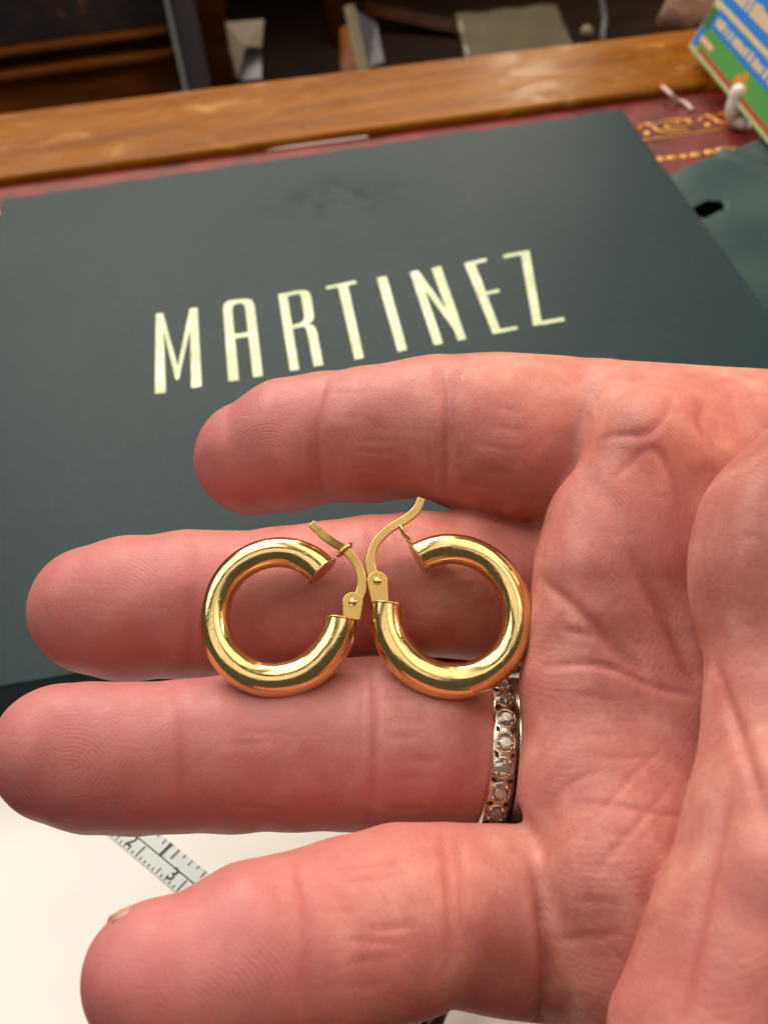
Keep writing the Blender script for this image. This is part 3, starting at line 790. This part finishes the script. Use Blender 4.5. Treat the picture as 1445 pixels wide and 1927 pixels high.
CREASE = [  # photo-pixel polyline, depth mm, half-width mm
    ([(1126, 827), (1164, 819), (1218, 815), (1250, 780), (1266, 745)], .35, .7),
    ([(1156, 899), (1190, 868), (1217, 846), (1240, 854), (1256, 885), (1275, 930)], .3, .6),
    ([(1190, 1046), (1232, 1121), (1262, 1178), (1296, 1253), (1319, 1287)], .9, 1.3),
    ([(1013, 1087), (1070, 1133), (1126, 1186), (1172, 1235), (1215, 1268)], .6, .9),
    ([(1028, 1253), (1111, 1249), (1164, 1261), (1225, 1290), (1300, 1310)], .45, .6),
    ([(1062, 1185), (1090, 1190), (1140, 1200)], .3, .5),
    ([(1077, 1512), (1141, 1514), (1190, 1520), (1239, 1531), (1285, 1535)], .28, .5),
    ([(1008, 1640), (1020, 1690), (1026, 1760), (1030, 1830), (1020, 1900), (1012, 1940)], 1.4, 1.0),
    ([(1058, 1590), (1141, 1514), (1187, 1461), (1239, 1416)], .18, .3),
    ([(1030, 1768), (1090, 1765), (1165, 1758)], .22, .5),
    ([(1045, 1500), (1080, 1470), (1130, 1450)], .15, .35),
    ([(1325, 760), (1318, 800), (1345, 850)], .4, .9),
    ([(1120, 1640), (1190, 1560), (1260, 1480)], .2, .5),
    ([(1345, 1250), (1379, 1344), (1405, 1420), (1445, 1552)], .45, .8),
    ([(1371, 1514), (1352, 1590), (1334, 1665), (1300, 1816), (1275, 1920)], .5, 1.0),
    ([(610, 720), (597, 790), (597, 860), (612, 940)], .45, .9), ([(592, 730), (582, 800), (585, 880), (597, 945)], .18, .5),
    ([(822, 690), (835, 760), (838, 850), (842, 930)], .4, .8), ([(845, 690), (850, 760), (850, 850)], .2, .5), ([(875, 672), (862, 700), (850, 740)], .25, .5), ([(803, 830), (815, 890), (812, 930)], .2, .5),
    ([(352, 1005), (362, 1080), (362, 1180), (352, 1265)], .25, .9), ([(690, 975), (700, 1050), (700, 1130), (694, 1220)], .3, .8), ([(716, 975), (724, 1050), (722, 1200)], .2, .6),
    ([(332, 1292), (342, 1360), (344, 1450), (334, 1550)], .28, .9), ([(698, 1245), (706, 1320), (704, 1440), (692, 1548)], .32, .8), ([(672, 1245), (680, 1330), (676, 1450)], .18, .5),
    ([(560, 1620), (576, 1690), (580, 1780), (572, 1900)], .42, .9), ([(832, 1562), (842, 1640), (846, 1750), (832, 1880)], .35, .9), ([(862, 1560), (868, 1640), (870, 1760)], .25, .8),
]
# fine lengthwise lines on the finger segments
for (x0, x1, y0, y1, n) in ((620, 800, 730, 920, 7), (860, 1020, 760, 960, 8), (720, 960, 1000, 1200, 5), (720, 880, 1290, 1530, 6), (600, 820, 1625, 1860, 9), (400, 640, 1320, 1520, 3), (1060, 1250, 1300, 1850, 9), (1360, 1440, 880, 1300, 4)):
    for k in range(n):
        xs = random.uniform(x0, x0 + (x1 - x0) * .45); ln = random.uniform(.3, .55) * (x1 - x0); yy = y0 + (y1 - y0) * (k + random.random()) / n
        dy = random.uniform(-.12, .12) * ln + (0.10 * ln if x0 > 850 else 0)
        CREASE.append(([(xs, yy), (xs + ln * .5, yy + dy * .5 + random.uniform(-3, 3)), (xs + ln, yy + dy)], random.uniform(.06, .15), random.uniform(.28, .4)))
for k in range(34):                                  # fine crossing lines of the palm
    x0 = random.uniform(1050, 1270); y0 = random.uniform(860, 1880); an = random.choice((random.gauss(-.95, .2), random.gauss(.75, .2), random.gauss(.05, .2))); ln = random.uniform(40, 110)
    dx, dy = math.cos(an) * ln, math.sin(an) * ln; b_ = random.uniform(-6, 6)
    CREASE.append(([(x0 - dx / 2, y0 - dy / 2), (x0 + b_, y0 - b_), (x0 + dx / 2, y0 + dy / 2)], random.uniform(.025, .08), random.uniform(.3, .42)))
PPS = []
for line, dep, wd in CREASE:
    L = np.array(line, float); PPS.append(spline(L, max(8, int(np.linalg.norm(np.diff(L, axis=0), axis=1).sum() / 4))))
QA = np.concatenate(PPS); QA = march(QA[:, 0], QA[:, 1]); qi = 0
CR = np.zeros(len(HV))
for (line, dep, wd), pp in zip(CREASE, PPS):
    wd = max(.3, wd * .72); m = len(pp); q = QA[qi:qi + m]; qi += m
    taper = np.sin(np.linspace(.12, math.pi - .12, m)) ** .6
    lo_, hi_ = q.min(0) - 3 * wd, q.max(0) + 3 * wd
    sel = np.where(((HV > lo_) & (HV < hi_)).all(1))[0]
    if not len(sel): continue
    best = np.full(len(sel), 1e9); tp_ = np.zeros(len(sel))
    for k in range(m):
        dd = np.linalg.norm(HV[sel] - q[k], axis=1); b_ = dd < best; best[b_] = dd[b_]; tp_[b_] = taper[k]
    prof = .6 * np.exp(-(best / wd) ** 2) + .4 * np.exp(-best / (1.3 * wd)) - .08 * np.exp(-((best - 2.4 * wd) / wd) ** 2)
    HV[sel] -= HN[sel] * (dep * tp_ * prof)[:, None]
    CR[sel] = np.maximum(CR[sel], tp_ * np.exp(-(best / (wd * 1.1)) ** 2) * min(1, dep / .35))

# ridge phase and flush attributes
ridge = np.zeros(len(HV)); flush = np.zeros(len(HV))
best = np.full(len(HV), 1e9)
TAU = 2 * math.pi
for name, ch in CH.items():
    if name == 'thumb': continue
    for (a_, ra), (b_, rb) in zip(ch[:-2], ch[1:-1]):
        s = cap_sdf(HV, a_, b_, ra, rb); m = s < np.minimum(best, 1.0)
        best[m] = s[m]
        t0_ = ch[0][0]; ax = ch[-1][0] - ch[0][0]; ax = ax / np.linalg.norm(ax)
        rel = HV[m] - t0_
        al = rel @ ax
        cen = rel - (ax * 3.5)[None]
        ring_d = np.sqrt((cen[:, 0] * .8) ** 2 + cen[:, 1] ** 2)
        tipw = np.clip((15 - al) / 6, 0, 1)
        ridge[m] = TAU * (tipw * ring_d + (1 - tipw) * (al + .35 * rel[:, 1])) / .47
rest = best > .99
wx = CP(1010, 1010, 132)
rd = np.linalg.norm((HV[rest] - wx)[:, :2], axis=1)
ridge[rest] = TAU * (rd + .25 * HV[rest][:, 1]) / .55
for name, ch in CH.items():
    flush = np.maximum(flush, .38 * np.exp(-(np.linalg.norm(HV - ch[0][0] if name != 'thumb' else HV - ch[-1][0], axis=1) / 17.0) ** 2))

hand_loc = CAMP * MM
me = bpy.data.meshes.new("hand")
me.vertices.add(len(HV)); me.vertices.foreach_set("co", (HV * MM).astype(np.float32).ravel())
me.loops.add(len(HQ) * 4); me.loops.foreach_set("vertex_index", HQ.astype(np.int32).ravel())
me.polygons.add(len(HQ)); me.polygons.foreach_set("loop_start", np.arange(0, len(HQ) * 4, 4, dtype=np.int32))
me.update(calc_edges=True); me.validate()
amp = np.where(best < 1.0, np.clip((.9 - best) / .8, 0, 1), .0)
bp = np.full(len(HV), 1e9)
for name, ch in CH.items():
    if name != 'thumb':
        for (a_, ra), (b_, rb) in zip(ch[:-2], ch[1:-1]): bp = np.minimum(bp, cap_sdf(HV, a_, b_, ra, rb))
amp = np.where(rest, np.clip((bp - 1.0) / 2.5, 0, 1) * .6, amp)
pink = np.clip((22 - HV[:, 0]) / 46, 0, 1); pink = pink * pink * (3 - 2 * pink)
for nm, arr in (("ridge", ridge), ("flush", flush), ("ridgeamp", amp), ("pink", pink), ("crease", CR)):
    at_ = me.attributes.new(nm, 'FLOAT', 'POINT'); at_.data.foreach_set("value", arr.astype(np.float32))
hand = link("hand", me, 'skin', None, True)
hand.matrix_world = m4                                   # its mesh is written in axes turned like the palm's view
tag(hand, "open hand, palm towards viewer, four fingers reaching left under gold earrings", "hand")

def nail(ch, dorsal, ln=9.5, half=52, fwd=.82):
    (a_, ra), (b_, rb) = ch[0], ch[1]
    ax = a_ - b_; ax = ax / np.linalg.norm(ax)
    dz = np.asarray(dorsal, float); dz = dz - ax * (dz @ ax); dz /= np.linalg.norm(dz); sx = np.cross(ax, dz)
    V, Fc = [], []; nu, nv = 14, 8
    for j in range(nv + 1):
        t = j / nv; s = ra * fwd - ln * t
        rr = ra * (1.0 if s < 0 else math.sqrt(max(.15, 1 - (s / (ra * 1.12)) ** 2))) + .12
        hw = half * (1 - .25 * max(0, t - .6) / .4)
        for i in range(nu + 1):
            an = math.radians(hw) * (2 * i / nu - 1)
            V.append(a_ + ax * s + rr * (dz * math.cos(an) * (.97) + sx * math.sin(an) * .9))
    for j in range(nv):
        for i in range(nu):
            k = j * (nu + 1) + i; Fc.append((k, k + 1, k + nu + 2, k + nu + 1))
    me_ = bpy.data.meshes.new("fingernail"); me_.from_pydata([tuple(q * MM) for q in V], [], Fc)
    o = link("fingernail", me_, 'nail', hand, True); s_ = o.modifiers.new("thick", 'SOLIDIFY'); s_.thickness = .0005; s_.offset = 1
    return o
nail(CH['index'], (0, .3, -1)); nail(CH['middle'], (0, .1, -1)); nail(CH['ring'], (0, .1, -1)); nail(CH['little'], (.0, .8, -.7), 8.5, 42, .74)
nail(list(reversed(CH['thumb'])), (1, .2, -.4), 12, 55)

# ================================================================== EARRINGS
ex, ey, ez = camdir((1, 0, 0)), camdir((0, 1, 0)), camdir((0, 0, 1))
def hoop(px, py, d, Ro_px, tilt, yaw, a_start, a_end, radf, post, pivot, tab0, catch, label):
    c = P(px, py, d)
    ct_, st_ = math.cos(math.radians(tilt)), math.sin(math.radians(tilt))
    cy__, sy__ = math.cos(math.radians(yaw)), math.sin(math.radians(yaw))
    e2 = ey * ct_ - ez * st_; e3 = ez * ct_ + ey * st_
    e1 = ex * cy__ - e3 * sy__; e3 = e3 * cy__ + ex * sy__
    s = d / F
    root = empty("hoop_earring", c); tag(root, label, "earring", "pair of gold hoop earrings on the fingers")
    def lp(x, y, z=0.0):                    # photo pixel in the hoop's own plane, z mm towards the viewer
        return c + e1 * ((x - px) * s) + e2 * (-(y - py) * s / ct_) + e3 * z
    n = 120; path, rad = [], []
    for k in range(n + 1):
        t = k / n; an = math.radians(a_start + (a_end - a_start) * t)
        r = radf(t) * s
        Rc = Ro_px * s - r
        path.append(c + Rc * (e1 * math.cos(an) + e2 * 1.04 * math.sin(an))); rad.append(r)
    V, Fc = tube(path, rad, 40, False, False, e3); o = mesh("hoop_tube", V, Fc, 'gold', root, True, c)
    # end caps with a fine rolled rim
    for k, sgn in ((0, -1), (n, 1)):
        t = path[k] - path[k - sgn] ; t = t / np.linalg.norm(t)
        u = e3 - t * (e3 @ t); u /= np.linalg.norm(u); v_ = np.cross(t, u); r = rad[k]
        ringp = [path[k] + r * 1.03 * (u * math.cos(a_) + v_ * math.sin(a_)) for a_ in np.linspace(0, TAU, 41)[:-1]]
        V, Fc = tube(ringp, .13, 8, False, True)
        V2, F2 = tube([path[k] - t * .05, path[k] + t * .12], r * 1.02, 40)
        V, Fc = join([(V, Fc), (V2, F2)]); mesh("end_cap", V, Fc, 'pale_gold' if k == (0 if True else n) else 'satin_gold', root, False, c)
    # curved flat post
    pp = spline([lp(x, y, z) for x, y, z in post], 40)
    V, Fc = [], []
    wv = np.interp(np.linspace(0, 1, 40), [0, .12, .3, .8, 1], [.62, .62, .5, .55, .48]); m = len(pp)
    for i, q in enumerate(pp):
        t = pp[min(i + 1, m - 1)] - pp[max(i - 1, 0)]; t /= np.linalg.norm(t); sd = np.cross(t, e3); sd /= np.linalg.norm(sd); nn = np.cross(sd, t)
        for (a_, b_) in ((-1, -1), (1, -1), (1, 1), (-1, 1)): V.append(q + sd * wv[i] * a_ + nn * .3 * b_)
    for i in range(m - 1):
        for k in range(4): Fc.append((i * 4 + k, i * 4 + (k + 1) % 4, i * 4 + 4 + (k + 1) % 4, i * 4 + 4 + k))
    Fc += [(3, 2, 1, 0), tuple((m - 1) * 4 + k for k in range(4))]
    o = mesh("post", V, Fc, 'satin_gold', root, False, c); bevel(o, .1, 2)
    # hinge: two ear plates and a rivet
    piv = np.array(lp(*pivot, 0)); tb = np.array(lp(*tab0, 0)); dn = tb - piv; ll = np.linalg.norm(dn); dn /= ll; sd = np.cross(dn, e3)
    parts = []
    for zz in (.55, -.55):
        prof = [piv + e3 * zz + 1.22 * (sd * math.cos(a_) - dn * math.sin(a_)) for a_ in np.linspace(math.pi * 1.05, -math.pi * .05, 18)]
        prof = prof + [tb + sd * 1.0 + e3 * zz, tb - sd * 1.0 + e3 * zz]
        k = len(prof); V = [q + e3 * .18 for q in prof] + [q - e3 * .18 for q in prof]
        parts.append((V, [tuple(range(k)), tuple(range(2 * k - 1, k - 1, -1))] + [(i, (i + 1) % k, (i + 1) % k + k, i + k) for i in range(k)]))
    V, Fc = join(parts); hg = mesh("hinge", V, Fc, 'satin_gold', root, False, c); bevel(hg, .08, 2)
    V, Fc = join([tube([piv - e3 * .9, piv + e3 * .78, piv + e3 * .98, piv + e3 * 1.06], [.5, .5, .4, .12], 16)])
    mesh("rivet", V, Fc, 'gold', hg, True, c)
    # catch: a small wire loop standing on the open end
    q0, q1 = [np.array(lp(*q, 0)) for q in catch]
    dr = q1 - q0; ln = np.linalg.norm(dr); dr /= ln
    lp_ = []
    for a_ in np.linspace(0, TAU, 29)[:-1]:
        lp_.append(q0 + dr * (ln / 2 - ln / 2 * math.cos(a_)) + e3 * (.75 * math.sin(a_)))
    V, Fc = tube(lp_, .2, 8, False, True); mesh("catch", V, Fc, 'pale_gold', root, True, c)
    return root
lk = lambda xs, ys: (lambda t: float(np.interp(t, xs, ys)))
hoop(524, 1160, 126.4, 149, 17, 0, 46, 357, lk([0, .08, .3, .48, .62, .75, .9, 1], [32, 29.5, 28, 29.5, 31.5, 34, 34, 31]),
     [(666, 1140, 0), (681, 1108, 0), (674, 1068, 0), (650, 1038, 0.0), (622, 1022, .6), (600, 1006, .9), (583, 990, 1.1)], (664, 1136), (662, 1168),
     [(634, 1048), (660, 1026)], "left gold hoop earring, nearer the fingertips, its post curving over the open tube end")
hoop(849, 1158, 126.4, 153, 16, 0, 120, -189, lk([0, .1, .3, .5, .68, .85, 1], [30.5, 29, 28.5, 29.5, 34.5, 34, 30.5]),
     [(708, 1100, 0), (697, 1064, 0), (706, 1026, 0), (733, 997, 0), (766, 978, .2), (786, 960, .3), (795, 939, .4)], (710, 1097), (716, 1136),
     [(773, 1022), (752, 990)], "right gold hoop earring, nearer the palm, its post pointing up past the catch")

# ================================================================== FINGER RINGS
def finger_ring(name, px, py, d, rin, width, thick, lean, mat, label, yaw):
    c = P(px, py, d)
    root = empty(name, c)
    ca, sa = math.cos(math.radians(lean)), math.sin(math.radians(lean))
    axis = ex * ca + ey * sa; upv = ey * ca - ex * sa
    cb_, sb_ = math.cos(math.radians(yaw)), math.sin(math.radians(yaw))
    fr = ez * cb_ - axis * sb_; axis = axis * cb_ + ez * sb_
    n = 96; prof = [(-.5, 0), (-.5, .55), (-.36, .95), (0, 1.0 if width < 2.6 else .94), (.36, .95), (.5, .55), (.5, 0)]
    V, Fc = [], []
    for i in range(n):
        a_ = TAU * i / n; rd = fr * math.cos(a_) + upv * math.sin(a_)
        for (w0, h0) in prof: V.append(c + rd * (rin + thick * h0) + axis * width * w0)
    k = len(prof)
    for i in range(n):
        for j in range(k):
            Fc.append((i * k + j, i * k + (j + 1) % k, ((i + 1) % n) * k + (j + 1) % k, ((i + 1) % n) * k + j))
    mesh("band", V, Fc, mat, root, True, c)
    return root, c, axis, upv, fr
er, c, axis, upv, fr = finger_ring("eternity_ring", 921, 1424, 132.4, 8.75, 3.2, 1.15, -7, 'ring', "", -3)
tag(er, "rose-toned eternity ring set with small diamonds on the ring finger", "ring")
ns = 21; rs = 8.75 + 1.15
for i in range(ns):
    a_ = TAU * (i + .35) / ns; rd = fr * math.cos(a_) + upv * math.sin(a_); tg = -fr * math.sin(a_) + upv * math.cos(a_)
    q = c + rd * (rs - .22)
    # stone: table, crown, girdle, culet
    V = []; m = 8
    for (rr, hh, ph) in ((.55, .55, .5), (1.05, .22, 0), (1.05, .12, 0)):
        for j in range(m):
            b_ = TAU * (j + ph) / m; V.append(q + rd * hh + (axis * math.cos(b_) + tg * math.sin(b_)) * rr)
    V.append(q - rd * .5)
    Fc = [tuple(range(m))] + [(j, m + j, m + (j + 1) % m) for j in range(m)] + [(j, m + (j + 1) % m, (j + 1) % m) for j in range(m)] \
        + [(m + j, 2 * m + j, 2 * m + (j + 1) % m, m + (j + 1) % m) for j in range(m)] + [(2 * m + j, 3 * m, 2 * m + (j + 1) % m) for j in range(m)]
    st = mesh("diamond", V, Fc, 'diamond', er, False, c)
    V, Fc = tube([q + rd * .02 + (axis * math.cos(b_) + tg * math.sin(b_)) * 1.16 for b_ in np.linspace(0, TAU, 21)[:-1]], .17, 6, False, True)
    parts = [(V, Fc)]
    for b_ in (.8, 2.35, 3.9, 5.5): parts.append(ball(q + rd * .25 + (axis * math.cos(b_) + tg * math.sin(b_)) * 1.0, .24, 8, 6))
    V, Fc = join(parts); mesh("setting", V, Fc, 'ring', st, True, c)
    # near-black blocks between the stones, painting the shade of pierced hollows
    a2 = a_ + TAU / ns / 2; rd2 = fr * math.cos(a2) + upv * math.sin(a2); tg2 = -fr * math.sin(a2) + upv * math.cos(a2)
    parts = []
    for sg in (-.95, .95):
        V, Fc = boxvf(c + rd2 * (rs - .06) + axis * sg, axis + random.uniform(-.6, .6) * tg2, tg2 + random.uniform(-.5, .5) * axis, rd2, random.uniform(.4, .6), random.uniform(.4, .7), .16); parts.append((V, Fc))
    V, Fc = join(parts); mesh("hollow_shade_block", V, Fc, 'hollow_shade', er, False, c)
pr, *_ = finger_ring("plain_ring", 959, 1424, 133.4, 8.85, 2.0, 1.0, -5, 'plain_ring', "", -3)
tag(pr, "plain silver band between the diamond ring and the palm", "ring")
